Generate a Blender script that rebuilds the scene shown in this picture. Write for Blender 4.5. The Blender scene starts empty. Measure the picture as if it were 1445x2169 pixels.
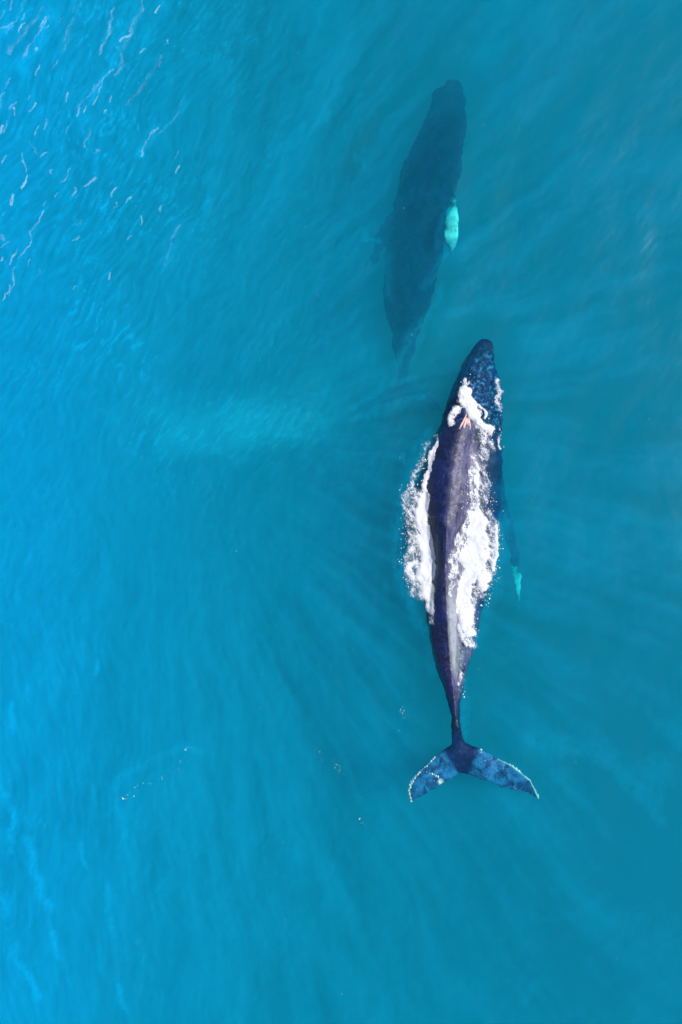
import bpy, bmesh, math, random
import numpy as np
from mathutils import Vector, noise
from mathutils.bvhtree import BVHTree
random.seed(7); rng = np.random.default_rng(7)
sc = bpy.context.scene
COL = sc.collection

# ------------------------------------------------------------ camera, sky, sun
H = 32.0                      # drone height over the sea, metres
SC = 72.0                     # photograph pixels per metre at the sea surface
cam = bpy.data.cameras.new('camera')
co = bpy.data.objects.new('camera', cam); COL.objects.link(co); sc.camera = co
co.location = (0, 0, H)
cam.sensor_fit = 'VERTICAL'; cam.angle = 2*math.atan(2169/2/SC/H); cam.clip_end = 3000

AZ, EL = math.radians(16), math.radians(53)
w = bpy.data.worlds.new('World'); sc.world = w; w.use_nodes = True
nt = w.node_tree; s = nt.nodes.new('ShaderNodeTexSky'); s.sky_type = 'NISHITA'; s.sun_disc = False
s.sun_elevation = EL; s.sun_rotation = math.pi/2-AZ
nt.links.new(s.outputs[0], nt.nodes['Background'].inputs[0]); nt.nodes['Background'].inputs[1].default_value = .10
l = bpy.data.lights.new('sun', 'SUN'); l.energy = 5; l.angle = math.radians(.5); l.color = (1, .93, .85)
lo = bpy.data.objects.new('sun', l); COL.objects.link(lo); lo.location = (20, 4, 30)
d = Vector((math.cos(EL)*math.cos(AZ), math.cos(EL)*math.sin(AZ), math.sin(EL)))
lo.rotation_euler = (-d).to_track_quat('-Z', 'Y').to_euler()
sc.view_settings.view_transform = 'Standard'; sc.view_settings.look = 'None'
sc.view_settings.exposure = .05
sc.cycles.volume_bounces = 4; sc.cycles.max_bounces = 6; sc.cycles.transparent_max_bounces = 16

# ------------------------------------------------------------ helpers
def W(px, py, z=0.0):
    k = (H-z)/H/SC
    return ((px-722.5)*k, (1084.5-py)*k, z)

def unW(x, y, z):
    k = (H-z)/H/SC
    return x/k+722.5, 1084.5-y/k

def wave(x, y):
    """height of the sea surface (numpy arrays)"""
    z = np.zeros_like(x)
    for L, a, ang, ph in ((7.3, .045, 150, .3), (4.1, .03, 162, 1.9), (2.6, .018, 140, 4.0), (1.5, .012, 155, 2.2),
                          (1.1, .008, 171, .8), (.74, .006, 136, 5.1)):
        t = math.radians(ang)
        u = x*math.cos(t)+y*math.sin(t); v = -x*math.sin(t)+y*math.cos(t)
        z = z + .65*a*np.sin(2*math.pi*(u+.35*np.sin(v*.8+ph))/L+ph)*(.6+.4*np.sin(v*2.1/L**.5+ph*3))
    return z

def smooth(a, b, x):
    t = np.clip((x-a)/(b-a), 0, 1); return t*t*(3-2*t)

def set_attr(me, name, v):
    at = me.attributes.new(name, 'FLOAT', 'POINT'); at.data.foreach_set('value', np.asarray(v, np.float32))

def link_mesh(name, me, mat, parent=None, shade=True):
    o = bpy.data.objects.new(name, me); COL.objects.link(o)
    me.materials.append(mat)
    if shade: me.polygons.foreach_set('use_smooth', [True]*len(me.polygons))
    if parent: o.parent = parent
    return o

def tag(o, label=None, cat=None, group=None, kind=None):
    if label: o['label'] = label
    if cat: o['category'] = cat
    if group: o['group'] = group
    if kind: o['kind'] = kind
    return o

_perm = np.concatenate([np.random.default_rng(3).permutation(256)]*2)
_grad = np.random.default_rng(5).normal(size=(256, 3)); _grad /= np.linalg.norm(_grad, axis=1)[:, None]
def perlin(x, y, z=0.0):
    z = np.zeros_like(x)+z
    xi, yi, zi = (np.floor(v).astype(int) for v in (x, y, z)); xf, yf, zf = x-xi, y-yi, z-zi
    f = lambda t: t*t*t*(t*(t*6-15)+10)
    u, v, w_ = f(xf), f(yf), f(zf); out = 0
    for i in (0, 1):
        for j in (0, 1):
            for k in (0, 1):
                g = _grad[_perm[_perm[_perm[(xi+i) & 255]+((yi+j) & 255)]+((zi+k) & 255)]]
                dd = g[..., 0]*(xf-i)+g[..., 1]*(yf-j)+g[..., 2]*(zf-k)
                out = out+dd*(u if i else 1-u)*(v if j else 1-v)*(w_ if k else 1-w_)
    return out*1.6
def fbm(x, y, z=0.0, oct=4, gain=.5):
    a, s_, t = 1.0, 0, 0
    for o in range(oct): s_ = s_+a*perlin(x*2**o, y*2**o, z+o*7.3); t += a; a *= gain
    return s_/t
def ridged(x, y, z=0.0, oct=4, gain=.55):
    a, s_, t = 1.0, 0, 0
    for o in range(oct): s_ = s_+a*(1-np.abs(perlin(x*2**o, y*2**o, z+o*5.1))); t += a; a *= gain
    return s_/t

class N:
    """tiny node helper"""
    def __init__(self, name):
        self.m = bpy.data.materials.new(name); self.m.use_nodes = True
        self.t = self.m.node_tree; self.t.nodes.clear()
        self.out = self.t.nodes.new('ShaderNodeOutputMaterial')
    def new(self, typ, ins=None, **kw):
        n = self.t.nodes.new('ShaderNode'+typ)
        for k, v in kw.items(): setattr(n, k, v)
        for k, v in (ins or {}).items():
            if hasattr(v, 'is_output') or isinstance(v, bpy.types.NodeSocket): self.t.links.new(v, n.inputs[k])
            else: n.inputs[k].default_value = v
        return n
    def math(self, op, a, b=0.0, c=0.0, clamp=False):
        return self.new('Math', {0: a, 1: b, 2: c}, operation=op, use_clamp=clamp).outputs[0]
    def ramp(self, v, a, b, lo=0.0, hi=1.0, smoothstep=True):
        return self.new('MapRange', {0: v, 1: a, 2: b, 3: lo, 4: hi}, interpolation_type='SMOOTHSTEP' if smoothstep else 'LINEAR').outputs[0]
    def mixc(self, f, a, b):
        n = self.new('Mix', data_type='RGBA')
        for i, v in ((0, f), (6, a), (7, b)):
            if isinstance(v, bpy.types.NodeSocket): self.t.links.new(v, n.inputs[i])
            else: n.inputs[i].default_value = v
        return n.outputs[2]
    def noise(self, vec, scale, detail=3, rough=.55, dist=0.0):
        return self.new('TexNoise', {'Vector': vec, 'Scale': scale, 'Detail': detail, 'Roughness': rough, 'Distortion': dist}).outputs[0]
    def mapping(self, vec, rot=0, scale=(1, 1, 1)):
        # rotate first, then stretch
        a = self.new('Mapping', {'Vector': vec, 'Rotation': (0, 0, rot)})
        return self.new('Mapping', {'Vector': a.outputs[0], 'Scale': scale}).outputs[0]
    def attr(self, name):
        return self.new('Attribute', attribute_name=name).outputs['Fac']

# ------------------------------------------------------------ materials
def rot(x, y, deg, su, sv):
    t = math.radians(deg); return (x*math.cos(t)+y*math.sin(t))*su, (-x*math.sin(t)+y*math.cos(t))*sv
WISPS = [  # faint pale wisps of sky reflection and stirred water, painted in: polyline (px), half width, strength
 ([(60,1780),(66,1820),(76,1855),(89,1896),(105,1918)], 9, .30), ([(14,1684),(27,1730),(24,1770),(21,1804)], 7, .26), ([(172,1790),(175,1815),(184,1836)], 5, .20),
 ([(112,1975),(119,2025)], 6, .22), ([(248,2085),(256,2120),(268,2145)], 5, .24), ([(227,1875),(230,1932),(240,1980)], 6, .18), ([(58,2065),(69,2084),(80,2112)], 8, .26),
 ([(28,2010),(50,2065)], 10, .18), ([(204,1400),(201,1428)], 4, .24), ([(28,1490),(26,1550)], 5, .18), ([(5,1900),(12,1940)], 8, .2),
 ([(232,1720),(243,1660),(285,1625),(345,1598),(390,1582),(425,1592)], 7, .13), ([(235,1690),(262,1760)], 10, .12),
 ([(944,535),(924,572),(899,608)], 7, .15), ([(938,600),(925,640),(903,672)], 6, .14), ([(893,680),(862,733),(845,768)], 9, .17), ([(900,700),(868,770)], 6, .12),
 ([(770,505),(803,514)], 4, .16), ([(822,540),(826,640)], 6, .10), ([(950,425),(940,452),(925,520)], 6, .12), ([(745,865),(800,825),(880,800)], 6, .12), ([(745,890),(820,858),(900,838)], 4, .12),
 ([(1130,1570),(1210,1578),(1270,1605),(1320,1650),(1370,1690),(1400,1735)], 22, .17), ([(1448,1570),(1400,1610),(1350,1680)], 24, .15), ([(1240,1590),(1300,1625),(1350,1668)], 9, .12),
 ([(1395,1680),(1400,1745)], 9, .12), ([(978,1450),(990,1490),(982,1560)], 5, .16), ([(990,1440),(996,1480),(990,1540)], 3, .12), ([(1215,1180),(1208,1250)], 6, .07),
 ([(1250,2030),(1235,2080),(1228,2140)], 12, .09), ([(1140,2080),(1110,2120)], 8, .09), ([(330,270),(302,330)], 8, .25), ([(392,208),(368,255),(335,285)], 4, .22),
 ([(540,340),(600,310),(640,270)], 9, .12), ([(575,330),(640,300),(700,240)], 5, .12), ([(380,480),(365,515),(348,565)], 9, .16), ([(395,505),(410,480)], 6, .16),
 ([(280,20),(258,70),(240,115)], 16, .22), ([(240,120),(220,165),(198,205)], 9, .25), ([(110,25),(85,85),(48,150)], 11, .24), ([(60,20),(30,55),(0,75)], 9, .24), ([(345,10),(320,60),(290,110)], 14, .16),
 ([(850,960),(868,1000),(850,1060)], 4, .12), ([(905,925),(880,985),(856,1040),(846,1120),(848,1200),(866,1265),(895,1330)], 13, .20), ([(1068,1090),(1062,1180),(1050,1240),(1028,1300),(1010,1370)], 10, .16),
 ([(985,1440),(982,1500),(985,1560)], 5, .22), ([(990,1450),(994,1500),(990,1545)], 3, .18), ([(880,1260),(900,1330),(915,1420)], 10, .08), ([(1120,250),(1060,300),(1010,380)], 14, .05)]
def seg_dist(px, py, pts):
    """distance to a polyline and the parameter along it"""
    best = np.full(px.shape, 1e9); par = np.zeros(px.shape)
    for i in range(len(pts)-1):
        ax, ay = pts[i][:2]; bx, by = pts[i+1][:2]
        L = (bx-ax)**2+(by-ay)**2+1e-9
        t = np.clip(((px-ax)*(bx-ax)+(py-ay)*(by-ay))/L, 0, 1)
        dd = np.hypot(px-ax-t*(bx-ax), py-ay-t*(by-ay))
        m = dd < best; best = np.where(m, dd, best); par = np.where(m, i+t, par)
    return best, par
def surface_fields(x, y, wisps=False):
    """veil of murk and painted light on the water, its blueness, and the height of the small ripples"""
    wx = fbm(x*.2, y*.2, 1.0, 3)*.9; wy = fbm(x*.2, y*.2, 5.0, 3)*.9
    fx = fbm(x*1.3, y*1.3, 2.0, 3)*.12; fy = fbm(x*1.3, y*1.3, 8.0, 3)*.12
    X, Y = x+wx+fx, y+wy+fy
    left = smooth(5, -11, x); up = smooth(-4, 8, y); low = smooth(2, -14, y); far = smooth(-3, 9, x)
    u, v = rot(X, Y, 60, .75, 3.6); line_a = ridged(u, v, 3.0, 3, .6); tex_a = fbm(u*1.7, v*1.9, 6.0, 3, .75)
    u, v = rot(X, Y, 68, .6, 2.6); line_c = ridged(u, v, 23.0, 4, .6)
    u, v = rot(X, Y, 96, .5, 2.6); line_b = ridged(u, v, 13.0, 3, .6); tex_b = fbm(u*1.7, v*1.9, 16.0, 3, .7)
    u, v = rot(X, Y, 28, .45, 2.8); tex_e = fbm(u, v, 26.0, 4, .65); line_e = ridged(u, v, 29.0, 3, .6)
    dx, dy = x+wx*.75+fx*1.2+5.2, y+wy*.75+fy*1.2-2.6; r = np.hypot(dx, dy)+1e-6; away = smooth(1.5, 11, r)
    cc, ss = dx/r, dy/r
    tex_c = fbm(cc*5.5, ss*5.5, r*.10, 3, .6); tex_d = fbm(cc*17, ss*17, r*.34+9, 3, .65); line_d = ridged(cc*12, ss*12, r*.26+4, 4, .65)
    patch = smooth(-.12, .3, fbm(x*.24, y*.24, 21.0, 3)); patch2 = smooth(-.1, .3, fbm(x*.3, y*.3, 33.0, 3)); patch3 = smooth(.0, .35, fbm(x*.28, y*.28, 37.0, 3))
    la = smooth(.83, .98, line_a)*patch; lb = smooth(.84, .98, line_b)*patch2; lc = smooth(.86, .98, line_c)*patch2; le = smooth(.84, .98, line_e)*patch3
    veil = .07+.43*left  # brighter left side of the water painted into the veil
    veil += la*(.06+.40*left*up)+lc*(.02+.30*left*up)+lb*(.03+.16*left*low)*(1-.7*up)+le*.08*far*up  # streaks of sky reflection on the ripples, painted in
    veil += tex_a*up*(1-.5*far)*(.06+.18*left)+tex_b*(1-up)*(.02+.10*left)+tex_e*far*.07
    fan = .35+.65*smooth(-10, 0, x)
    veil += away*(tex_c*.22+tex_d*.17+(line_d-.75)*.24)*fan  # radial light shafts painted as pale and dark streaks
    veil += fbm(x*.13, y*.13, 40.0, 3)*.12
    veil -= .10*smooth(5, 0, np.hypot((x-9.8)/1.3, (y-6)/1.0))+.08*smooth(7, 0, np.hypot(x-9, y+10))
    cx, cy = rot(x+2.4+wx*.5, y-2.7+wy*.4, 6, .26, .85); cloud = smooth(1.25, 0, np.hypot(cx, cy)+.8*fbm(x*.6, y*.6, 50, 5, .6))
    cx, cy = rot(x-2.2+wx*.5, y-5.2+wy*.4, 24, .2, 1.0); cloud2 = smooth(1.15, 0, np.hypot(cx, cy)+.5*fbm(x*.8, y*.8, 55, 4))
    u, v = rot(x+fx*2, y+fy*2, 48, 1.6, 4.2); fine = fbm(u, v, 81.0, 4, .75); u, v = rot(x+fx*2, y+fy*2, 85, 1.8, 4.4); fine2 = fbm(u, v, 87.0, 4, .75)
    thin = smooth(.88, .985, ridged(u*.8, v*.7, 91.0, 3, .7))*smooth(-.05, .3, fbm(x*.4, y*.4, 95.0, 3))
    veil += fine*.085*(.5+.5*up)+fine2*.07*(1-.6*up)+thin*.07
    veil += .14*cloud*(1+.8*fine)+.12*cloud2
    # veil thinned right over the two animals
    wp, wq = x*SC+722.5, 1084.5-y*SC
    d1, _ = seg_dist(wp, wq, [(1024, 735), (1000, 860), (965, 1050), (955, 1300), (966, 1500), (980, 1630)]); d2, _ = seg_dist(wp, wq, [(955, 190), (920, 330), (885, 480), (868, 620), (860, 720)])
    veil = veil*(1-.75*smooth(130, 25, d1+25*fx*4))*(1-.8*smooth(110, 30, d2+25*fy*4))
    if wisps:
        px = x*SC+722.5; py = 1084.5-y*SC
        qx = px+13*fbm(x*1.4, y*1.4, 60, 4, .6); qy = py+13*fbm(x*1.4, y*1.4, 65, 4, .6)
        lace = smooth(.55, .95, np.maximum(ridged(x*3.4, y*2.4, 70, 4, .7), ridged(x*6, y*4, 75, 3, .7)))
        sel = (abs(x) < 10.7) & (abs(y) < 15.7)
        xs_, ys_, lz = qx[sel], qy[sel], lace[sel]; add = np.zeros(xs_.shape)
        for pts, wd, st in WISPS:
            dd, _ = seg_dist(xs_, ys_, pts)
            add = np.maximum(add, st*.8*smooth(wd*2.1, 0, dd)*(.05+1.2*lz))
        t = np.zeros(x.shape); t[sel] = add; veil = veil+t
    h = (.020*tex_a*(.3+left)*up+.014*tex_b*(.2+left)*(1-up)+.010*line_a*(.2+left)*up+.006*line_b*left*(1-up)
         + away*(.014*tex_c+.006*tex_d)*fan+.004*tex_e*far+.006*fine+.005*fine2)
    return np.clip(veil, .0, .95), smooth(-3, -11, x), cloud+.4*cloud2, h
def water_material():
    g = N('sea_water')
    veil = g.attr('murk_light'); left = g.attr('blueness'); cloud = g.attr('silt')  # the veil holds painted light along with murk
    col = g.mixc(left, (.001, .315, .56, 1), (.001, .37, .76, 1))  # left side bluer and brighter: light gradient painted into the colour
    col = g.mixc(cloud, col, (.003, .42, .66, 1))
    dif = g.new('BsdfDiffuse', {'Color': col}).outputs[0]
    tr = g.new('BsdfTransparent').outputs[0]
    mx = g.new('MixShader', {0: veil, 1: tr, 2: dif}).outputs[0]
    gl = g.new('BsdfGlossy', {'Roughness': .12, 'Color': (.8, .95, 1, 1)}).outputs[0]
    fr = g.new('Fresnel', {'IOR': 1.333}).outputs[0]
    g.t.links.new(g.new('MixShader', {0: fr, 1: mx, 2: gl}).outputs[0], g.out.inputs['Surface'])
    # the body of the water: even scattering and absorption
    sca = g.new('VolumeScatter', {'Color': (.015, .60, 1.0, 1), 'Density': WS, 'Anisotropy': 0.0}).outputs[0]
    A = 1.6
    ab = g.new('VolumeAbsorption', {'Color': (0, 1-WG/A, 1-WB/A, 1), 'Density': A}).outputs[0]
    g.t.links.new(g.new('AddShader', {0: sca, 1: ab}).outputs[0], g.out.inputs['Volume'])
    return g.m
WS, WG, WB = .19, .070, .043

def skin_material(name, dark, lit_mauve):
    g = N(name); P = g.new('TexCoord').outputs['Object']
    n1 = g.noise(P, 2.2, 5, .6, .4); n2 = g.noise(P, 9, 5, .65); n3 = g.noise(P, 28, 3, .6)
    st = g.noise(g.mapping(P, math.radians(8), (7, .8, 4)), 3.0, 4, .6, .6)
    vor = g.new('TexVoronoi', {'Vector': g.new('VectorMath', {0: P, 1: g.new('VectorMath', {0: g.new('TexNoise', {'Vector': P, 'Scale': 5.0}).outputs['Color'], 3: .35}, operation='SCALE').outputs[0]}, operation='ADD').outputs[0], 'Scale': 6.5}, feature='DISTANCE_TO_EDGE').outputs['Distance']
    web = g.math('MULTIPLY', g.ramp(vor, .12, .0), g.ramp(n2, .38, .62))
    col = g.mixc(g.ramp(n1, .35, .7), dark, tuple(min(1, c*2.4) for c in dark[:3])+(1,))
    mv = g.math('MULTIPLY', g.attr('lit_mauve'), g.math('ADD', g.math('MULTIPLY', g.ramp(n1, .3, .62), .55), g.math('MULTIPLY', g.ramp(st, .42, .66), .5)), clamp=True)
    col = g.mixc(mv, col, lit_mauve)
    hd = g.math('MULTIPLY', g.attr('caustic_mottle'), g.math('ADD', g.math('MULTIPLY', g.ramp(n2, .50, .64), .75), g.math('MULTIPLY', web, .5)), clamp=True)
    col = g.mixc(hd, col, (.05, .28, .55, 1))  # caustic light painted as blue spots in the skin colour
    blu = g.math('MULTIPLY', g.attr('slate'), g.math('ADD', g.ramp(g.noise(P, 3.0, 6, .66, .7), .38, .62, .05, .95), g.math('MULTIPLY', web, .25)), clamp=True)
    col = g.mixc(blu, col, (.02, .17, .40, 1))
    spk = g.math('MULTIPLY', g.attr('slate'), g.math('MULTIPLY', web, g.math('MULTIPLY', g.ramp(n3, .5, .66), g.ramp(n1, .45, .65))), clamp=True)
    col = g.mixc(spk, col, (.45, .65, .85, 1))
    wh = g.math('MULTIPLY', g.attr('white'), g.ramp(g.noise(P, 6, 5, .65), .25, .55, .45, 1.0), clamp=True)
    col = g.mixc(wh, col, (.72, .85, .84, 1))
    # fine scratches
    sv = g.new('TexVoronoi', {'Vector': g.mapping(P, math.radians(20), (14, 1.2, 6)), 'Scale': 1.3, 'Randomness': 1.0}, feature='DISTANCE_TO_EDGE').outputs['Distance']
    scr = g.math('MULTIPLY', g.math('MULTIPLY', g.ramp(sv, .02, .0), g.ramp(n2, .5, .6)), .25)
    col = g.mixc(scr, col, (.35, .35, .45, 1))
    h = g.math('ADD', g.math('ADD', g.math('MULTIPLY', n2, .5), g.math('MULTIPLY', n3, .4)), g.math('MULTIPLY', n1, .9))
    bump = g.new('Bump', {'Height': h, 'Strength': .6, 'Distance': .045}).outputs[0]
    p = g.new('BsdfPrincipled', {'Base Color': col, 'Roughness': g.ramp(n2, .3, .7, .25, .6), 'Normal': bump, 'Specular IOR Level': g.ramp(g.new('SeparateXYZ', {0: g.new('NewGeometry').outputs['Position']}).outputs[2], -.08, .03, .06, .5)})
    g.t.links.new(p.outputs[0], g.out.inputs[0])
    return g.m

def foam_material(name, stretch=None, cell=7.0, colour=(.76, .80, .88, 1)):
    g = N(name); P = g.new('TexCoord').outputs['Object']
    Q = P if stretch is None else g.mapping(P, *stretch)
    wn = g.new('VectorMath', {0: g.new('TexNoise', {'Vector': Q, 'Scale': 3.5, 'Detail': 3}).outputs['Color'], 3: .3}, operation='SCALE').outputs[0]
    V = g.new('VectorMath', {0: Q, 1: wn}, operation='ADD').outputs[0]
    e1 = g.new('TexVoronoi', {'Vector': V, 'Scale': cell}, feature='DISTANCE_TO_EDGE').outputs['Distance']
    e2 = g.new('TexVoronoi', {'Vector': V, 'Scale': cell*2.3}, feature='DISTANCE_TO_EDGE').outputs['Distance']
    lace = g.math('MAXIMUM', g.ramp(e1, .13, .0), g.math('MULTIPLY', g.ramp(e2, .16, .0), .7))
    n = g.noise(Q, cell*.55, 6, .7, .3); nf = g.noise(Q, cell*4, 4, .7)
    dns = g.attr('cover')
    # thick foam is solid, thin foam a torn lace
    v = g.math('ADD', g.math('MULTIPLY', dns, 1.25), g.math('MULTIPLY', g.math('SUBTRACT', n, .5), 2.5))
    v = g.math('ADD', v, g.math('MULTIPLY', g.math('SUBTRACT', nf, .5), .7))
    v = g.math('ADD', v, g.math('MULTIPLY', lace, g.math('MULTIPLY_ADD', dns, -.1, .38)))
    alpha = g.math('MULTIPLY', g.ramp(v, .42, 1.12), g.ramp(dns, .0, .22), clamp=True)
    milk = g.math('MULTIPLY', g.ramp(dns, .1, .85), g.ramp(n, .3, .7, .12, .5))
    alpha = g.math('MAXIMUM', alpha, milk)
    alpha = g.math('MULTIPLY', alpha, g.attr('opacity'))
    bump = g.new('Bump', {'Height': g.math('ADD', n, g.math('MULTIPLY', nf, .6)), 'Strength': .6, 'Distance': .05}).outputs[0]
    dif = g.new('BsdfDiffuse', {'Color': colour, 'Normal': bump}).outputs[0]
    tl = g.new('BsdfTranslucent', {'Color': colour, 'Normal': bump}).outputs[0]
    b = g.new('MixShader', {0: .15, 1: dif, 2: tl}).outputs[0]
    g.t.links.new(g.new('MixShader', {0: alpha, 1: g.new('BsdfTransparent').outputs[0], 2: b}).outputs[0], g.out.inputs[0])
    return g.m

def plain(name, c, rough=.5, nscale=20, var=.3):
    g = N(name); P = g.new('TexCoord').outputs['Object']
    n = g.noise(P, nscale, 4)
    col = g.mixc(g.ramp(n, .3, .7), tuple(v*(1-var) for v in c)+(1,), tuple(min(1, v*(1+var)) for v in c)+(1,))
    p = g.new('BsdfPrincipled', {'Base Color': col, 'Roughness': rough, 'Normal': g.new('Bump', {'Height': n, 'Strength': .4, 'Distance': .02}).outputs[0]})
    g.t.links.new(p.outputs[0], g.out.inputs[0]); return g.m

# ------------------------------------------------------------ the sea
def axis(lo, hi, step, far):
    a = list(np.arange(lo, hi+1e-6, step)); st = step
    x = hi
    while x < far: st *= 1.35; x += st; a.append(min(x, far))
    x = lo; st = step; pre = []
    while x > -far: st *= 1.35; x -= st; pre.append(max(x, -far))
    return np.array(pre[::-1]+a)
def make_sea(depth=13.0):
    xs = axis(-10.6, 10.6, .052, 140); ys = axis(-15.6, 15.6, .052, 140)
    X, Y = np.meshgrid(xs, ys); fade = smooth(40, 15, np.maximum(abs(X), abs(Y)-4))
    Z = wave(X, Y)*np.where(fade > 0, 1-smooth(15, 40, np.maximum(abs(X), abs(Y)-4)), 0)
    murk_light, blue, silt, rip = surface_fields(X, Y, True)
    Z = Z+rip*smooth(40, 15, np.maximum(abs(X), abs(Y)))
    ny, nx = X.shape
    co_ = np.stack([X.ravel(), Y.ravel(), Z.ravel()], 1)
    i = np.arange((ny-1)*(nx-1)); r = i//(nx-1); c = i % (nx-1); a = r*nx+c
    faces = np.stack([a, a+1, a+nx+1, a+nx], 1).tolist()
    n0 = len(co_); D = 140
    bot = [(-D, -D, -depth), (D, -D, -depth), (D, D, -depth), (-D, D, -depth)]
    verts = co_.tolist()+bot
    s_ = [k for k in range(nx)]; n_ = [(ny-1)*nx+k for k in range(nx)]
    w_ = [k*nx for k in range(ny)]; e_ = [k*nx+nx-1 for k in range(ny)]
    faces.append([n0, n0+1]+s_[::-1]); faces.append([n0+2, n0+3]+n_)
    faces.append([n0+3, n0]+w_); faces.append([n0+1, n0+2]+e_[::-1])
    faces.append([n0+3, n0+2, n0+1, n0])
    me = bpy.data.meshes.new('water'); me.from_pydata(verts, [], faces); me.update()
    for nm, f_ in (('murk_light', murk_light), ('blueness', blue), ('silt', silt)): set_attr(me, nm, np.concatenate([f_.ravel(), [0]*4]))
    return tag(link_mesh('water', me, water_material()), kind='structure')
sea = make_sea()
bm = bmesh.new(); bmesh.ops.create_grid(bm, x_segments=80, y_segments=80, size=150)
for v in bm.verts: v.co.z = -13.6+.3*noise.noise(v.co*.1)
me = bpy.data.meshes.new('seabed'); bm.to_mesh(me)
tag(link_mesh('seabed', me, plain('sand', (.30, .27, .2), .9, .5)), kind='structure')

# ------------------------------------------------------------ whale building
def solve_p(u, z):
    lo_, hi_ = .75, 4.0
    f = lambda p: u**p+z**p-1
    if f(lo_) < 0: return lo_
    if f(hi_) > 0: return hi_
    for _ in range(30):
        m = (lo_+hi_)/2
        if f(m) > 0: lo_ = m
        else: hi_ = m
    return lo_
def interp_rows(rows, step):
    rows = np.array(rows, float); y = rows[:, 0]; yy = np.arange(y[0], y[-1]+.01, step)
    out = [yy]
    for k in range(1, rows.shape[1]):
        # smooth cubic (Catmull-Rom) through the stations
        v = rows[:, k]; m = np.gradient(v, y)
        idx = np.clip(np.searchsorted(y, yy, side='right')-1, 0, len(y)-2)
        h = y[idx+1]-y[idx]; t = (yy-y[idx])/h
        out.append((2*t**3-3*t**2+1)*v[idx]+(t**3-2*t**2+t)*h*m[idx]+(-2*t**3+3*t**2)*v[idx+1]+(t**3-t**2)*h*m[idx+1])
    return np.stack(out, 1)
def body_shell(bm, rows, step=7, nq=10):
    """rows: py, xl, xr, xridge, ztop, zmid, zbot, waterline left, waterline right (0 = none), all from the whale's outline"""
    rows = [r[:7]+((r[7], r[8]) if r[7] else (r[3]-(r[3]-r[1])*.8, r[3]+(r[2]-r[3])*.8)) for r in rows]
    R = interp_rows(rows, step); rings = []
    for (py, xl, xr, xt, zt, zm, zb, wl, wr) in R:
        ps = []
        for xe, wx in ((xl, wl), (xr, wr)):
            u = min(.95, max(.08, (wx-xt)/(xe-xt))); z = min(.97, max(.1, -zm/(zt-zm)))
            ps.append((u, z, float(smooth(.0, .10, zt))))
        ring = []
        def q(side, a, top):
            xe = xl if side == 0 else xr; p = 2.0 if top else 2.2
            u = abs(math.cos(a))**(2/p); z = abs(math.sin(a))**(2/p)
            if top:
                uw, zw, wt = ps[side]
                f = 1-(1-zw)*(u/uw)**(2.1 if side == 0 else 1.55) if u < uw else zw*math.sqrt(max(0, 1-((u-uw)/(1-uw))**1.25))
                z = z*(1-wt)+f*wt
            zz = zm+(zt-zm)*z if top else zm-(zm-zb)*z
            px = xt+(xe-xt)*u if top else ((xl+xr)/2*(z)+(xt)*(1-z))*0+((xt if False else (xl+xr)/2)+(xe-(xl+xr)/2)*u)
            return W(px, py, zz)
        for i in range(nq): ring.append(q(1, math.pi/2*i/nq, True))        # right edge up to the ridge
        for i in range(nq): ring.append(q(0, math.pi/2*(1-i/nq), True))    # ridge down to the left edge
        for i in range(nq): ring.append(q(0, math.pi/2*i/nq, False))
        for i in range(nq): ring.append(q(1, math.pi/2*(1-i/nq), False))
        rings.append([bm.verts.new(v) for v in ring])
    for a, b in zip(rings, rings[1:]):
        n = len(a)
        for i in range(n): bm.faces.new((a[i], a[(i+1) % n], b[(i+1) % n], b[i]))
    for r in (rings[0], rings[-1]):
        c = bm.verts.new(sum((v.co for v in r), Vector())/len(r)); n = len(r)
        for i in range(n):
            bm.faces.new((r[i], r[(i+1) % n], c))
def blade(bm, lead, trail, zs, thick, nc=9, sub=6):
    """a fluke or flipper: leading and trailing edge lines, depth and thickness along it"""
    L = []
    n = len(lead)
    def cr(pts, t):
        pts = np.array(pts, float); i = min(int(t), n-2); f = t-i
        p0, p1, p2, p3 = pts[max(i-1, 0)], pts[i], pts[i+1], pts[min(i+2, n-1)]
        return .5*((2*p1)+(-p0+p2)*f+(2*p0-5*p1+4*p2-p3)*f*f+(-p0+3*p1-3*p2+p3)*f**3)
    rings = []
    for k in range((n-1)*sub+1):
        t = k/sub; a = cr(lead, t); b = cr(trail, t); z = float(cr([(q,) for q in zs], t)[0]); th = float(cr([(q,) for q in thick], t)[0])
        ring = []
        for i in range(nc+1):
            c = i/nc; e = th*(math.sqrt(max(0, c))*(1-c)*2.2+.02) if True else 0
            p = a+(b-a)*c; ring.append(W(p[0], p[1], z+e/2))
        for i in range(nc, -1, -1):
            c = i/nc; e = th*(math.sqrt(max(0, c))*(1-c)*2.2+.02)
            p = a+(b-a)*c; ring.append(W(p[0], p[1], z-e/2))
        rings.append([bm.verts.new(v) for v in ring])
    for a, b in zip(rings, rings[1:]):
        m = len(a)
        for i in range(m): bm.faces.new((a[i], a[(i+1) % m], b[(i+1) % m], b[i]))
    bm.faces.new(rings[0]); bm.faces.new(rings[-1])
def knob(bm, px, py, z, r, flat=.6):
    m = bmesh.ops.create_icosphere(bm, subdivisions=1, radius=r)
    c = Vector(W(px, py, z))
    for v in m['verts']: v.co = Vector((v.co.x, v.co.y, v.co.z*flat))+c
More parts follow.
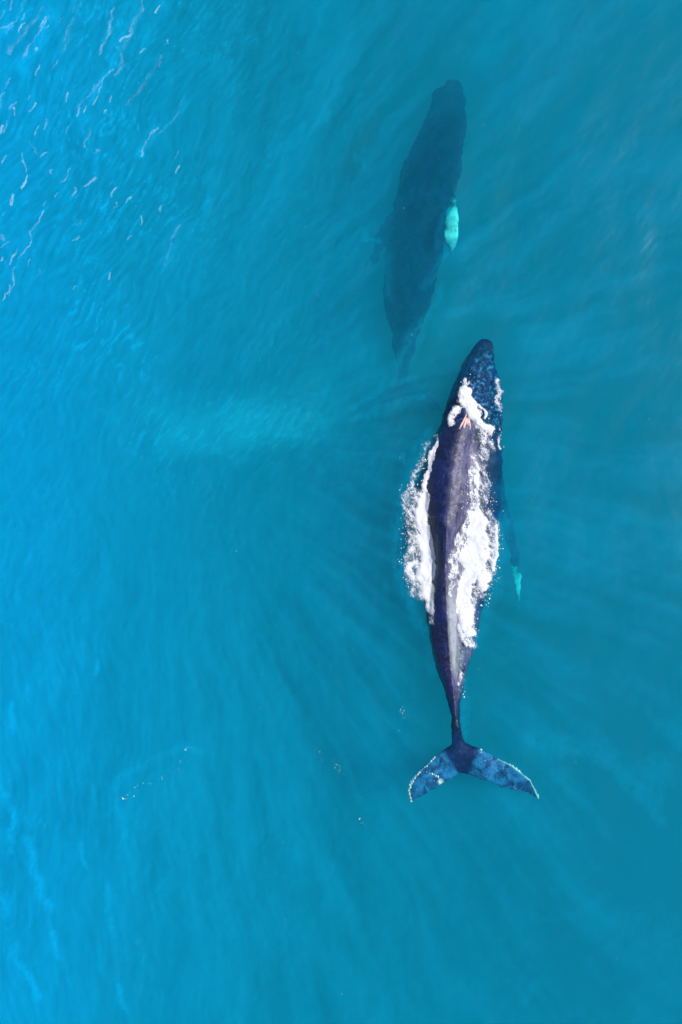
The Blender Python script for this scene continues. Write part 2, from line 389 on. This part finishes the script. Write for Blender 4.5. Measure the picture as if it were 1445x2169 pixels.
def remeshed(bm, voxel, name):
    bmesh.ops.recalc_face_normals(bm, faces=bm.faces)
    me = bpy.data.meshes.new(name); bm.to_mesh(me)
    o = bpy.data.objects.new(name, me); COL.objects.link(o)
    md = o.modifiers.new('r', 'REMESH'); md.mode = 'VOXEL'; md.voxel_size = voxel; md.adaptivity = 0
    s2 = o.modifiers.new('s', 'SMOOTH'); s2.factor = .5; s2.iterations = 3
    dg = bpy.context.evaluated_depsgraph_get(); dg.update()
    m2 = bpy.data.meshes.new_from_object(o.evaluated_get(dg)); m2.name = name
    bpy.data.objects.remove(o); return m2
def coords(me):
    a = np.empty(len(me.vertices)*3, np.float32); me.vertices.foreach_get('co', a); return a.reshape(-1, 3).astype(float)
def displace(me, amt_fn):
    c = coords(me); nrm = np.empty(len(c)*3, np.float32); me.vertices.foreach_get('normal', nrm); nrm = nrm.reshape(-1, 3)
    amp = amt_fn(c)
    off = np.array([noise.fractal(Vector(v)*2.2, 1.0, 2.0, 4) for v in c])
    c = c+nrm*(off*amp)[:, None]
    me.vertices.foreach_set('co', c.astype(np.float32).ravel()); me.update()

# ---- near whale
rows = [
 # py    xl    xr    xt    zt    zm    zb    wl   wr
 (718, 1020, 1033, 1027, -.34, -.42, -.5, 0, 0),
 (723, 1013, 1040, 1027, -.27, -.44, -.62, 0, 0),
 (740,  999, 1045, 1022, -.20, -.55, -.95, 0, 0),
 (765,  985, 1048, 1018, -.15, -.65, -1.3, 0, 0),
 (790,  973, 1055, 1014, -.12, -.75, -1.5, 0, 0),
 (815,  962, 1060, 1008, -.11, -.80, -1.6, 0, 0),
 (840,  953, 1062, 1000, -.09, -.80, -1.7, 0, 0),
 (865,  945, 1064,  992, -.02, -.80, -1.8, 0, 0),
 (880,  939, 1064,  987,  .07, -.80, -1.9, 972, 998),
 (900,  931, 1062,  982,  .18, -.80, -2.0, 952, 1000),
 (925,  920, 1059,  975,  .28, -.80, -2.1, 936, 1000),
 (950,  907, 1059,  969,  .37, -.80, -2.1, 920, 1002),
 (975,  899, 1062,  964,  .44, -.80, -2.2, 913, 1004),
 (1000, 893, 1064,  960,  .48, -.85, -2.2, 908, 1005),
 (1050, 888, 1062,  956,  .55, -.90, -2.3, 903, 1003),
 (1075, 887, 1060,  952,  .58, -.90, -2.3, 904, 1000),
 (1100, 888, 1057,  948,  .60, -.90, -2.3, 906,  997),
 (1125, 889, 1054,  946,  .60, -.90, -2.2, 910,  990),
 (1150, 890, 1050,  944,  .60, -.85, -2.2, 914,  982),
 (1200, 894, 1042,  943,  .52, -.80, -2.0, 920,  974),
 (1250, 900, 1031,  945,  .45, -.75, -1.8, 914,  975),
 (1300, 905, 1019,  947,  .38, -.60, -1.5, 910,  970),
 (1345, 911, 1008,  949,  .31, -.50, -1.2, 914,  967),
 (1390, 919, 1000,  953,  .24, -.42, -1.0, 922,  966),
 (1415, 926,  993,  955,  .20, -.38, -.95, 929,  966),
 (1440, 936,  984,  957,  .16, -.35, -.9, 938,  968),
 (1465, 944,  979,  960,  .12, -.32, -.85, 946,  969),
 (1490, 950,  975,  962,  .07, -.30, -.8, 954,  970),
 (1515, 955,  974,  964,  .02, -.28, -.7, 0, 0),
 (1540, 958,  975,  966, -.05, -.26, -.6, 0, 0),
 (1565, 957,  982,  969, -.10, -.24, -.5, 0, 0),
 (1600, 956,  992,  975, -.13, -.22, -.42, 0, 0),
 (1635, 974,  990,  982, -.16, -.21, -.32, 0, 0)]
rows = [r[:4]+(r[4]*.75 if r[4] > 0 else r[4], r[5]*(.62 if r[0] < 1290 else .45))+r[6:] for r in rows]
bm = bmesh.new()
body_shell(bm, rows)
# flukes
blade(bm, [(966,1568),(944,1584),(920,1603),(892,1629),(873,1649),(865,1671),(867,1688),(872,1701)],
          [(986,1640),(969,1645),(949,1655),(927,1670),(900,1684),(886,1690),(878,1695),(874,1700)],
          [-.20,-.19,-.17,-.15,-.14,-.14,-.14,-.14], [.34,.26,.20,.16,.13,.11,.09,.07])
blade(bm, [(972,1566),(1004,1579),(1032,1592),(1057,1606),(1084,1619),(1106,1636),(1125,1651),(1136,1674),(1144,1695)],
          [(980,1640),(994,1644),(1019,1651),(1044,1661),(1069,1671),(1090,1677),(1110,1681),(1126,1686),(1142,1694)],
          [-.20,-.20,-.20,-.20,-.22,-.25,-.28,-.33,-.4], [.34,.26,.22,.18,.15,.13,.11,.09,.07])
# flippers: right one trails down and back, left one is deeper under the body
blade(bm, [(1045,960),(1064,1010),(1074,1060),(1090,1120),(1100,1180),(1105,1212),(1105,1248),(1101,1280)],
          [(1030,1040),(1048,1060),(1057,1090),(1070,1140),(1080,1180),(1083,1212),(1090,1245),(1096,1279)],
          [-1.2,-1.8,-2.4,-2.8,-2.5,-1.5,-1.1,-1.3], [.40,.34,.28,.24,.18,.14,.10,.07])
blade(bm, [(905,985),(882,1020),(862,1070),(848,1120),(838,1170),(840,1205)],
          [(915,1060),(900,1075),(884,1105),(868,1145),(855,1180),(846,1208)],
          [-1.2,-1.5,-1.8,-2.1,-2.4,-2.6], [.40,.34,.28,.22,.15,.08])
# low dorsal fin on the arched back
for k in range(11):
    t = k/10; knob(bm, 946-2*t, 1118+70*t, .39+.10*math.sin(math.pi*min(1, t*1.1))**.6-.04*t, .085, 1.3)
# ridge line of the tail stock
for k in range(120):
    t = k/119; yy = 1200+320*t; rr = np.interp(yy, [r[0] for r in rows], [r[3] for r in rows]); zz = np.interp(yy, [r[0] for r in rows], [r[4] for r in rows])
    knob(bm, rr, yy, zz-.03, .058+.004*math.sin(k*.7), 1.0)
# tubercles on the rostrum
for row, off in enumerate((-.72, -.42, 0, .38, .68)):
    for k in range(10):
        yy = 735+12.5*k+random.uniform(-3, 3)
        a = np.interp(yy, [r[0] for r in rows], [r[1] for r in rows]); b = np.interp(yy, [r[0] for r in rows], [r[2] for r in rows]); c = np.interp(yy, [r[0] for r in rows], [r[3] for r in rows])
        zt = np.interp(yy, [r[0] for r in rows], [r[4] for r in rows]); zm = np.interp(yy, [r[0] for r in rows], [r[5] for r in rows])
        px = c+off*((c-a) if off < 0 else (b-c)); z = zm+(zt-zm)*math.sqrt(1-off*off)-.02
        knob(bm, px, yy, z, random.uniform(.05, .085), .8)
for k in range(9):   # knobbly right jaw edge
    yy = 800+22*k; knob(bm, np.interp(yy, [r[0] for r in rows], [r[2] for r in rows])-4, yy, -.48, random.uniform(.10, .16), .8)
bme = remeshed(bm, .035, 'body'); bm.free()
displace(bme, lambda c: np.where(c[:, 2] < -.02, np.where(c[:, 1] < -6.8, .032, .055), .016))
c = coords(bme); k_ = (H-c[:, 2])/H/SC; PX = c[:, 0]/k_+722.5; PY = 1084.5-c[:, 1]/k_; Z = c[:, 2]
lit = smooth(-12, 30, PX-np.interp(PY, [r[0] for r in rows], [r[3] for r in rows])+16*fbm(c[:, 0]*1.5, c[:, 1]*1.5, 0, 4))  # sunlit right side of the ridge, painted into the skin colour
set_attr(bme, 'lit_mauve', lit*smooth(890, 1010, PY)*smooth(1500, 1430, PY)*smooth(-.35, .05, Z)*(.55+.45*smooth(1190, 1260, PY)))
set_attr(bme, 'caustic_mottle', smooth(930, 860, PY)*smooth(726, 775, PY)*smooth(-20, 15, PX-np.interp(PY, [722, 900], [1015, 975]))*.9)  # caustic light over the head, painted on the skin
tri = smooth(0, 14, np.minimum(abs(PX-np.interp(PY, [1560, 1640], [968, 984]))-np.interp(PY, [1570, 1600, 1640], [30, 24, 4]), 40))
fl = smooth(1578, 1596, PY)*tri
sl2 = smooth(1066, 1074, PX)*smooth(1040, 1070, PY)*smooth(1400, 1300, PY)*.35
tipdark = 1-.65*smooth(34, 8, np.minimum(np.hypot(PX-868, PY-1682), np.hypot(PX-1122, PY-1668)))
set_attr(bme, 'slate', np.clip(fl*tipdark+sl2, 0, 1))
dl, _ = seg_dist(PX, PY, [(920,1603),(892,1629),(873,1649),(865,1671),(867,1688),(872,1701)])
dr, _ = seg_dist(PX, PY, [(1057,1606),(1084,1619),(1106,1636),(1125,1651),(1136,1674),(1144,1695)])
nz = np.array([noise.noise(Vector(v)*5) for v in c])
edge = smooth(4.5+2*nz, 1.2, np.minimum(dl, dr))*(PY > 1590)
fp = smooth(1195, 1216, PY+16*nz)*(.6+.4*smooth(1270,1215,PY))*smooth(1070, 1078, PX)*(PY < 1300)
wspot = smooth(9, 3, np.hypot((PX-934), (PY-1656)))*.7
set_attr(bme, 'white', np.clip(.30*smooth(-2, 8, PX-np.interp(PY, [r[0] for r in rows], [r[3] for r in rows]))*smooth(1210, 1290, PY)*smooth(1450, 1400, PY)*smooth(-.06, .04, Z)+edge+fp*(.85+.3*nz)+wspot, 0, 1))  # pale skin marks; sunlit right of the tail ridge painted in too
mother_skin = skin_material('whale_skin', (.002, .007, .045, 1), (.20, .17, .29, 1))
mother = bpy.data.objects.new('humpback_whale', None); COL.objects.link(mother)
tag(mother, 'large dark humpback whale breaking the surface with its back and tail in white foam', 'whale')
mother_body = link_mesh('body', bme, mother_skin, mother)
bvh = BVHTree.FromPolygons([tuple(v) for v in coords(bme)], [tuple(p.vertices) for p in bme.polygons])
def top_z(x, y):
    h = bvh.ray_cast(Vector((x, y, 4)), Vector((0, 0, -1)))
    return h[0].z if h[0] is not None else -50

def tube(bm, pts, rad, n=6):
    rings = []
    for i, p in enumerate(pts):
        d_ = (pts[min(i+1, len(pts)-1)]-pts[max(i-1, 0)]).normalized(); s1 = d_.cross(Vector((0, 0, 1))).normalized(); u1 = s1.cross(d_)
        r = rad[i] if isinstance(rad, list) else rad
        rings.append([bm.verts.new(p+(s1*math.cos(2*math.pi*k/n)+u1*math.sin(2*math.pi*k/n))*r) for k in range(n)])
    for a, b in zip(rings, rings[1:]):
        for k in range(n): bm.faces.new((a[k], a[(k+1) % n], b[(k+1) % n], b[k]))
    bm.faces.new(rings[0][::-1]); bm.faces.new(rings[-1])
def on_body(px, py, lift):
    x, y, _ = W(px, py, .15); return Vector((x, y, top_z(x, y)+lift))
bm = bmesh.new()
for line, r in (([(989,877),(984,888),(978,899),(973,909)], .028), ([(991,877),(994,888),(996,899),(997,910)], .026),
                ([(989,884),(987,892),(984,900),(982,907)], .045), ([(991,886),(991,893),(992,901)], .03)):
    pts = [on_body(a, b, .004) for a, b in line]; n = len(pts)
    tube(bm, pts, [r*(.5+.6*math.sin(math.pi*(i+.6)/(n+.2))) for i in range(n)])
me = bpy.data.meshes.new('blowhole'); bmesh.ops.recalc_face_normals(bm, faces=bm.faces); bm.to_mesh(me)
tag(link_mesh('blowhole', me, plain('blowhole_skin', (.62, .42, .42), .3), mother), label='pinkish raised blowhole ridges')
# barnacles along the fluke edges and on the flipper tip
bm = bmesh.new()
for path, m_ in (([(920,1603),(892,1629),(873,1649),(865,1671),(867,1688),(872,1701)], 90), ([(1057,1606),(1084,1619),(1106,1636),(1125,1651),(1136,1674),(1143,1693)], 120), ([(1018,1587),(1019,1588)], 4), ([(898,1632),(925,1640),(930,1655)], 12)):
    pa = np.array(path, float)
    for _ in range(m_):
        t = random.random()*(len(pa)-1); i = int(t); p = pa[i]+(pa[i+1]-pa[i])*(t-i)+np.array([random.gauss(0, 1.0)+.6, random.gauss(0, 1.0)+.4])
        x, y, _ = W(p[0], p[1], -.2); z = top_z(x, y)
        if z < -2: continue
        q = bmesh.ops.create_icosphere(bm, subdivisions=1, radius=random.uniform(.012, .036))
        for v in q['verts']: v.co = Vector((v.co.x, v.co.y, v.co.z*.7))+Vector((x, y, z))
me = bpy.data.meshes.new('barnacles'); bm.to_mesh(me)
tag(link_mesh('barnacles', me, plain('barnacle_shell', (.78, .80, .70), .7), mother), label='white barnacle crust along the fluke edges', kind='stuff')

# ---- second whale, under water
rows2 = [
 (172, 946, 968, 957, -3.3, -3.5, -3.8, 0, 0),
 (195, 922, 980, 954, -2.9, -3.1, -3.7, 0, 0),
 (225, 912, 983, 951, -2.5, -3.0, -3.9, 0, 0),
 (250, 902, 985, 947, -2.0, -2.9, -3.9, 0, 0),
 (300, 879, 983, 936, -1.7, -2.8, -4.0, 0, 0),
 (350, 857, 976, 922, -1.5, -2.7, -4.0, 0, 0),
 (400, 843, 967, 910, -1.5, -2.7, -4.0, 0, 0),
 (450, 833, 953, 899, -1.55, -2.7, -3.9, 0, 0),
 (500, 825, 943, 889, -1.65, -2.7, -3.8, 0, 0),
 (550, 816, 936, 879, -1.75, -2.8, -3.8, 0, 0),
 (600, 812, 922, 869, -1.85, -2.8, -3.7, 0, 0),
 (650, 815, 907, 862, -1.95, -2.8, -3.6, 0, 0),
 (700, 828, 889, 858, -2.15, -2.9, -3.5, 0, 0),
 (740, 834, 877, 856, -2.7, -3.3, -3.8, 0, 0),
 (780, 842, 865, 854, -4.2, -4.6, -5.0, 0, 0),
 (810, 844, 862, 853, -5.6, -5.9, -6.2, 0, 0),
 (835, 842, 866, 854, -6.6, -6.8, -7.1, 0, 0)]
F2 = .88
rows2 = [r[:4]+tuple(q*F2 for q in r[4:7])+r[7:] for r in rows2]
bm = bmesh.new(); body_shell(bm, rows2)
blade(bm, [(852,805),(832,818),(806,835),(782,856),(770,878)], [(854,852),(834,850),(812,856),(792,868),(774,880)], [-6.6,-6.6,-6.7,-6.9,-7.2], [.3,.24,.18,.12,.07])
blade(bm, [(854,805),(876,816),(902,830),(926,850),(938,872)], [(854,852),(872,850),(894,855),(914,865),(934,874)], [-6.6,-6.6,-6.7,-6.9,-7.2], [.3,.24,.18,.12,.07])
blade(bm, [(935,396),(958,406),(967,430),(973,462),(972,495),(964,525),(950,548)], [(915,470),(935,450),(940,458),(938,478),(938,498),(943,516),(951,531)], [-1.52,-1.57,-1.03,-0.81,-0.78,-0.92,-1.19], [.35,.3,.26,.22,.18,.14,.07])
blade(bm, [(850,430),(822,450),(800,490),(788,530),(786,560)], [(845,500),(828,515),(812,535),(800,552),(790,563)], [-2.16,-2.64,-3.12,-3.52,-3.76], [.35,.3,.24,.18,.08])
for row, off in enumerate((-.5, 0, .5)):
    for k in range(8):
        yy = 185+12*k; a, b, cc, zt, zm = (np.interp(yy, [r[0] for r in rows2], [r[j] for r in rows2]) for j in (1, 2, 3, 4, 5))
        knob(bm, cc+off*((cc-a) if off < 0 else (b-cc)), yy, zm+(zt-zm)*math.sqrt(1-off*off)-.02, random.uniform(.05, .09), .8)
for k in range(7):
    knob(bm, 860-k*.7, 640+8*k, np.interp(640+8*k, [r[0] for r in rows2], [r[4] for r in rows2])+.06*math.sin(math.pi*(k+1)/8), .10, 1.3)
b2 = remeshed(bm, .04, 'body'); bm.free(); displace(b2, lambda c: np.where((c[:, 0] > 3.0+.14*(c[:, 1]-8.0)) & (c[:, 1] < 9.4) & (c[:, 1] > 7.3) & (c[:, 2] > -1.9), .025, .10))
c = coords(b2); k_ = (H-c[:, 2])/H/SC; PX = c[:, 0]/k_+722.5; PY = 1084.5-c[:, 1]/k_
nz = np.array([noise.fractal(Vector(v)*3.5, 1, 2, 3) for v in c])
set_attr(b2, 'lit_mauve', np.zeros(len(c))); set_attr(b2, 'caustic_mottle', np.zeros(len(c))); set_attr(b2, 'slate', np.zeros(len(c)))
set_attr(b2, 'white', smooth(.0, 7, PX+5*nz-np.interp(PY, [400, 425, 450, 500, 540], [970, 950, 941, 938, 940]))*smooth(-1.9, -1.5, c[:, 2])*smooth(418, 440, PY+14*nz)*smooth(560, 515, PY)*(.85+.5*nz))
calf = bpy.data.objects.new('humpback_whale', None); COL.objects.link(calf)
tag(calf, 'humpback whale wholly under water, a blurred dark shape with one pale turquoise flipper', 'whale')
link_mesh('body', b2, skin_material('deep_whale_skin', (.004, .008, .03, 1), (.15, .13, .26, 1)), calf)
for o in (mother, calf): o['group'] = 'humpback whales swimming up the frame'
# each empty sits at the middle of its whale
bpy.context.view_layer.update()
for e, (px, py, z) in ((mother, (975, 1150, -1.0)), (calf, (895, 450, -2.8))):
    p = Vector(W(px, py, z)); e.location = p
    for ch in [o for o in bpy.data.objects if o.parent == e]: ch.location = -p

# ------------------------------------------------------------ foam
def foam_sheet(name, box, strokes, mat, label, cat, step=.027, lift=.012, hump=.05, opac=1.0, wob=9.0, wobs=2.6, FE=1.45):
    """strokes: (polyline of (px, py, half width), density, feather, opacity)"""
    x0, y0, x1, y1 = box
    xs = np.arange((x0-722.5)/SC, (x1-722.5)/SC, step); ys = np.arange((1084.5-y1)/SC, (1084.5-y0)/SC, step)
    X, Y = np.meshgrid(xs, ys); PX = X*SC+722.5; PY = 1084.5-Y*SC
    flat = np.stack([X.ravel(), Y.ravel()], 1)
    n1 = np.array([noise.fractal(Vector((a*wobs, b*wobs, 3.1)), 1, 2, 4) for a, b in flat]).reshape(X.shape)
    n2 = np.array([noise.fractal(Vector((a*wobs, b*wobs, 9.7)), 1, 2, 4) for a, b in flat]).reshape(X.shape)
    QX = PX+wob*n1; QY = PY+wob*n2
    D = np.zeros(X.shape); O = np.zeros(X.shape); vs = []
    for st in strokes:
        pts, den, feather = st[:3]; op = st[3] if len(st) > 3 else 1.0
        dd, par = seg_dist(QX, QY, pts)
        wd = np.interp(par, range(len(pts)), [p[2] for p in pts])
        v = den*smooth(1, 0, (dd-wd*.75)/(feather*FE))
        if len(st) > 4: v = -v
        vs.append((v, op))
    Z = wave(X, Y)+surface_fields(X, Y)[3]; Z0 = Z.copy()
    near = np.max([abs(v) for v, _ in vs], axis=0) > .02
    for i, j in zip(*np.nonzero(near)):
        t = top_z(X[i, j], Y[i, j])
        if t > Z[i, j]: Z[i, j] = t
    climb = smooth(.20, .05, Z-Z0+.05*n2)          # loose foam does not climb the back; only froth strokes do
    for v, op in vs:
        v = v*climb if v.min() >= 0 else -v
        O = np.where(v > D, op, O); D = np.maximum(D, v)
    O = np.where(D > 0, O, 0); near &= D > .02
    Z += lift+hump*np.clip(D, 0, 1)**2*(.35+.65*np.clip(.5+n1*1.4, 0, 1.2))*smooth(.0, .5, D)
    idx = -np.ones(X.shape, int)
    ny, nx = X.shape
    keep = near[:-1, :-1] | near[1:, :-1] | near[:-1, 1:] | near[1:, 1:]
    used = np.zeros(X.shape, bool)
    for a, b in ((0, 0), (1, 0), (0, 1), (1, 1)): used[a:ny-1+a, b:nx-1+b] |= keep
    Z = np.where(near, Z, np.maximum(Z, wave(X, Y)+lift))
    idx[used] = np.arange(used.sum())
    r, c = np.nonzero(keep)
    faces = np.stack([idx[r, c], idx[r, c+1], idx[r+1, c+1], idx[r+1, c]], 1).tolist()
    me = bpy.data.meshes.new(name)
    me.from_pydata(np.stack([X[used], Y[used], Z[used]], 1).tolist(), [], faces); me.update()
    set_attr(me, 'cover', D[used]); set_attr(me, 'opacity', O[used]*opac)
    return tag(link_mesh(name, me, mat), label, cat, kind='stuff')
foam = foam_material('white_foam', (math.radians(62), (.75, 1.35, 1)))
left_side = [
 ([(952,902,.5),(940,923,1),(925,942,2),(913,964,3),(909,985,4),(904,1005,3),(900,1030,5),(898,1050,7),(897,1075,10)], .95, 4),
 ([(897,1070,9),(895,1100,12),(899,1130,12),(905,1155,12),(908,1180,15),(907,1205,17),(902,1225,16),(905,1245,10),(911,1265,5),(914,1285,4),(917,1302,1)], .98, 9), ([(912,1270,3),(918,1318,3)], .5, 8),
 ([(927,938,2),(922,925,2)], .45, 6),
 ([(880,1045,8),(872,1065,10),(872,1100,12),(880,1130,10),(880,1160,10),(872,1185,10),(870,1215,10),(880,1245,9),(895,1262,5)], .43, 10),
 ([(903,940,1),(896,965,1),(890,990,2),(880,1010,2),(870,1030,2),(860,1050,2),(857,1075,2)], .42, 5),
 ([(870,1190,4),(866,1205,5),(872,1225,5)], .85, 7),
 ([(888,1050,6),(880,1100,8),(888,1150,8)], .5, 9)]
right_side = [
 ([(1004,975,.5),(1007,990,1),(1011,1010,2),(1012,1030,1.5),(1012,1055,2),(1009,1080,5),(1008,1100,9)], .80, 5),
 ([(1006,1095,9),(1010,1115,19),(1012,1140,26),(1008,1165,28),(1003,1190,27),(997,1215,20),(988,1240,13),(982,1262,9),(984,1290,11),(987,1310,10),(990,1328,6),(995,1340,2)], .98, 11),
 ([(1020,1085,5),(1040,1110,10),(1046,1140,9),(1045,1165,9),(1035,1190,9),(1030,1225,10),(1010,1250,9),(1005,1275,6)], .47, 10),
 ([(1026,1222,9),(1030,1235,8),(1022,1244,5)], 1.1, 6),
 ([(1049,1118,2),(1053,1140,2),(1053,1165,2),(1047,1185,2),(1041,1205,2)], .8, 4),
 ([(1014,985,2),(1022,1000,4),(1028,1020,5),(1030,1045,6),(1026,1070,5)], .40, 9),
 ([(1001,970,1),(1000,1030,1.5),(1000,1075,3),(992,1105,6),(975,1135,8),(965,1165,8),(961,1200,8),(958,1230,5),(955,1262,1)], .46, 6, 1, 1),  # froth on the flank; its white also paints the wet glints
 ([(975,1325,5),(985,1345,5),(996,1362,4)], .62, 9),
 ([(975,1425,1),(975,1437,4),(972,1448,2)], .50, 4)]
head_foam = [
 ([(985,824,8),(983,838,11),(992,856,14),(998,870,11)], 1.3, 6),
 ([(998,868,10),(1008,884,7),(1018,898,6),(1030,908,5),(1042,914,3)], .95, 6),
 ([(968,862,5),(962,878,6),(957,895,5)], .72, 5),
 ([(984,800,1.5),(986,815,2),(993,808,1.5)], .62, 4),
 ([(1010,855,1),(1022,868,1),(1030,882,1)], .7, 3),
 ([(1056,925,.8),(1057,944,.8)], .9, 3),
 ([(1016,900,6),(1030,930,8),(1040,950,5)], .42, 8),
 ([(1052,812,2),(1056,830,2),(1055,850,2),(1060,865,2)], .5, 5),
 ([(1005,965,3),(1020,985,8),(1028,940,6)], .40, 9)]
foam_sheet('wake_foam', (845, 890, 930, 1330), left_side, foam, 'white foam torn into lace along the left flank of the surfaced whale', 'foam')
foam_sheet('wake_foam', (935, 955, 1066, 1490), right_side, foam, 'broad white foam pouring off the right flank of the surfaced whale, with painted wet glints', 'foam')
foam_sheet('blow_foam', (930, 770, 1085, 1010), head_foam, foam, 'small white splash in front of the blowhole', 'foam', hump=.08)

# sun glints and foam on the small wave crests, painted as pale streaks
crest = foam_material('crest_glint_foam', (math.radians(-63), (.55, 2.6, 1)), 5.0, (.42, .80, 1.0, 1))
def S(pts, wd, den, f, op=1): return ([(a, b, wd*.4) for a, b in pts], den*.82, f*.5, op*.5)
tl = [S([(54,0),(48,21),(35,42),(0,66)], 1, .62, 5, .5), S([(105,31),(92,62),(69,93),(50,125)], 1.2, .65, 6, .6),
      S([(239,20),(232,62),(221,87),(208,114)], 1.5, .62, 7, .55), S([(235,142),(218,166),(208,190),(197,221)], 1.5, .75, 4, .7),
      S([(182,222),(176,237)], 1.8, 1.2, 3, .8), S([(121,128),(112,148)], 1, .8, 4, .6), S([(17,166),(10,187),(0,228)], 1, .6, 5, .5),
      S([(31,225),(34,247)], 1.6, 1.0, 3, .7), S([(64,203),(60,214)], 1, .8, 3, .6), S([(47,325),(52,345),(56,362)], .8, 1, 2.5, .6),
      S([(58,368),(54,382),(45,399)], 4, 1.25, 3.5, .85), S([(97,322),(86,336)], 1.2, .9, 3, .6), S([(151,355),(140,372),(128,384)], 1, .75, 4, .5),
      S([(125,410),(118,420)], 1, 1, 3, .6), S([(97,428),(92,438)], 1, 1, 3, .6), S([(92,450),(76,478),(66,498),(62,519),(35,550)], 1, .9, 3, .7),
      S([(38,526),(27,548),(22,560)], 1.5, 1, 3, .7), S([(33,567),(25,600),(17,630)], 1.2, .9, 3, .6), S([(9,618),(5,636)], 1.2, 1, 3, .6),
      S([(334,270),(318,290),(308,301),(299,332)], 2.2, .75, 5, .6), S([(394,208),(385,225),(367,256),(345,275),(332,287)], .8, .6, 3, .35),
      S([(210,172),(190,200),(160,230)], 1, .5, 5, .4), S([(190,275),(180,310)], .8, .6, 4, .4), S([(250,100),(262,130),(240,160)], 2, .5, 8, .45),
      S([(340,120),(310,170),(270,220)], 3, .42, 12, .35), S([(300,20),(280,60),(255,110)], 3, .45, 12, .4), S([(20,110),(60,60),(90,20)], 4, .45, 12, .4),
      S([(170,10),(150,60),(130,110)], 3, .42, 12, .35), S([(80,330),(60,300)], 1, .5, 5, .4), S([(380,480),(365,510),(350,560)], 1.5, .5, 8, .3)]
for _ in range(60):
    a, b = 380*random.random()**2.0, 640*random.random()**1.2; L = random.uniform(5, 26); t = math.radians(random.gauss(62, 11)); cv = random.gauss(0, 2.5)
    tl.append(([(a+math.cos(t)*L*q+cv*math.sin(q*3.1), b-math.sin(t)*L*q, .3) for q in (0, .35, .7, 1)], random.uniform(.5, .95), random.uniform(1.6, 3.0), random.uniform(.15, .5)))
foam_sheet('crest_glint_streaks', (0, -10, 410, 660), tl, crest, 'thin white streaks, painted sun glints and foam, on the small wave crests, upper left', 'foam', step=.03, hump=.03, wob=6, FE=1.3)
# loose drops and bubbles
def drops(name, items, label, cat='spray', mat=None):
    bm = bmesh.new()
    for px, py, r in items:
        x, y, _ = W(px, py, 0); z = max(float(wave(np.array([x]), np.array([y]))[0]), top_z(x, y))
        q = bmesh.ops.create_icosphere(bm, subdivisions=1, radius=r)
        for v in q['verts']: v.co = Vector((v.co.x*random.uniform(.8, 1.2), v.co.y*random.uniform(.9, 1.6), v.co.z*.7))+Vector((x, y, z+r*.4))
    me = bpy.data.meshes.new(name); bm.to_mesh(me)
    return tag(link_mesh(name, me, mat), label, cat, kind='stuff')
spraymat = plain('spray_drop', (.85, .9, .95), .4)
dropmat = plain('foam_bubble', (.75, .95, 1.0), .4)
it = []
for path, m_, sp in ((([(903,940),(890,990),(870,1030),(858,1060),(858,1100),(862,1150),(858,1200),(866,1240),(885,1268)]), 260, 7),
                     (([(1012,975),(1030,1010),(1036,1060),(1045,1100),(1056,1150),(1050,1200),(1040,1245),(1012,1290),(1000,1360)]), 260, 7),
                     (([(1000,960),(1001,1040),(1003,1080),(985,1120),(968,1160),(960,1230)]), 240, 4), (([(985,805),(1000,860),(1040,910),(1050,945)]), 70, 9),
                     (([(1060,810),(1060,940)]), 30, 2.5), (([(975,1380),(975,1470)]), 30, 4), (([(990,1020),(985,1090)]), 60, 7)):
    pa = np.array(path, float)
    for _ in range(m_):
        t = random.random()*(len(pa)-1); i = int(t); p = pa[i]+(pa[i+1]-pa[i])*(t-i)
        it.append((p[0]+random.gauss(0, sp), p[1]+random.gauss(0, sp), min(.03, .008*random.lognormvariate(0, .45))))
drops('spray', it, 'scattered white drops of spray around the surfaced whale', mat=spraymat)
it = []
for path, m_, sp in (([(262,1690),(300,1665),(340,1655),(375,1625),(395,1612)], 42, 5), ([(388,1586),(410,1584)], 10, 1.5), ([(712,1612),(722,1628)], 12, 6), ([(670,1588),(680,1606)], 3, 4),
                     ([(770,1730),(780,1740)], 8, 7), ([(845,1500),(860,1520)], 14, 6)):
    pa = np.array(path, float)
    for _ in range(m_):
        t = random.random()*(len(pa)-1); i = int(t); p = pa[i]+(pa[i+1]-pa[i])*(t-i)
        it.append((p[0]+random.gauss(0, sp), p[1]+random.gauss(0, sp), min(.015, .0062*random.lognormvariate(0, .4))))
for _ in range(60): it.append((random.uniform(500, 1440), random.uniform(60, 2150), random.uniform(.004, .008)))
it.append((261, 1691, .02))
drops('bubbles', it, 'tiny loose white bubbles dotted in patches over the open water', 'bubbles', dropmat)
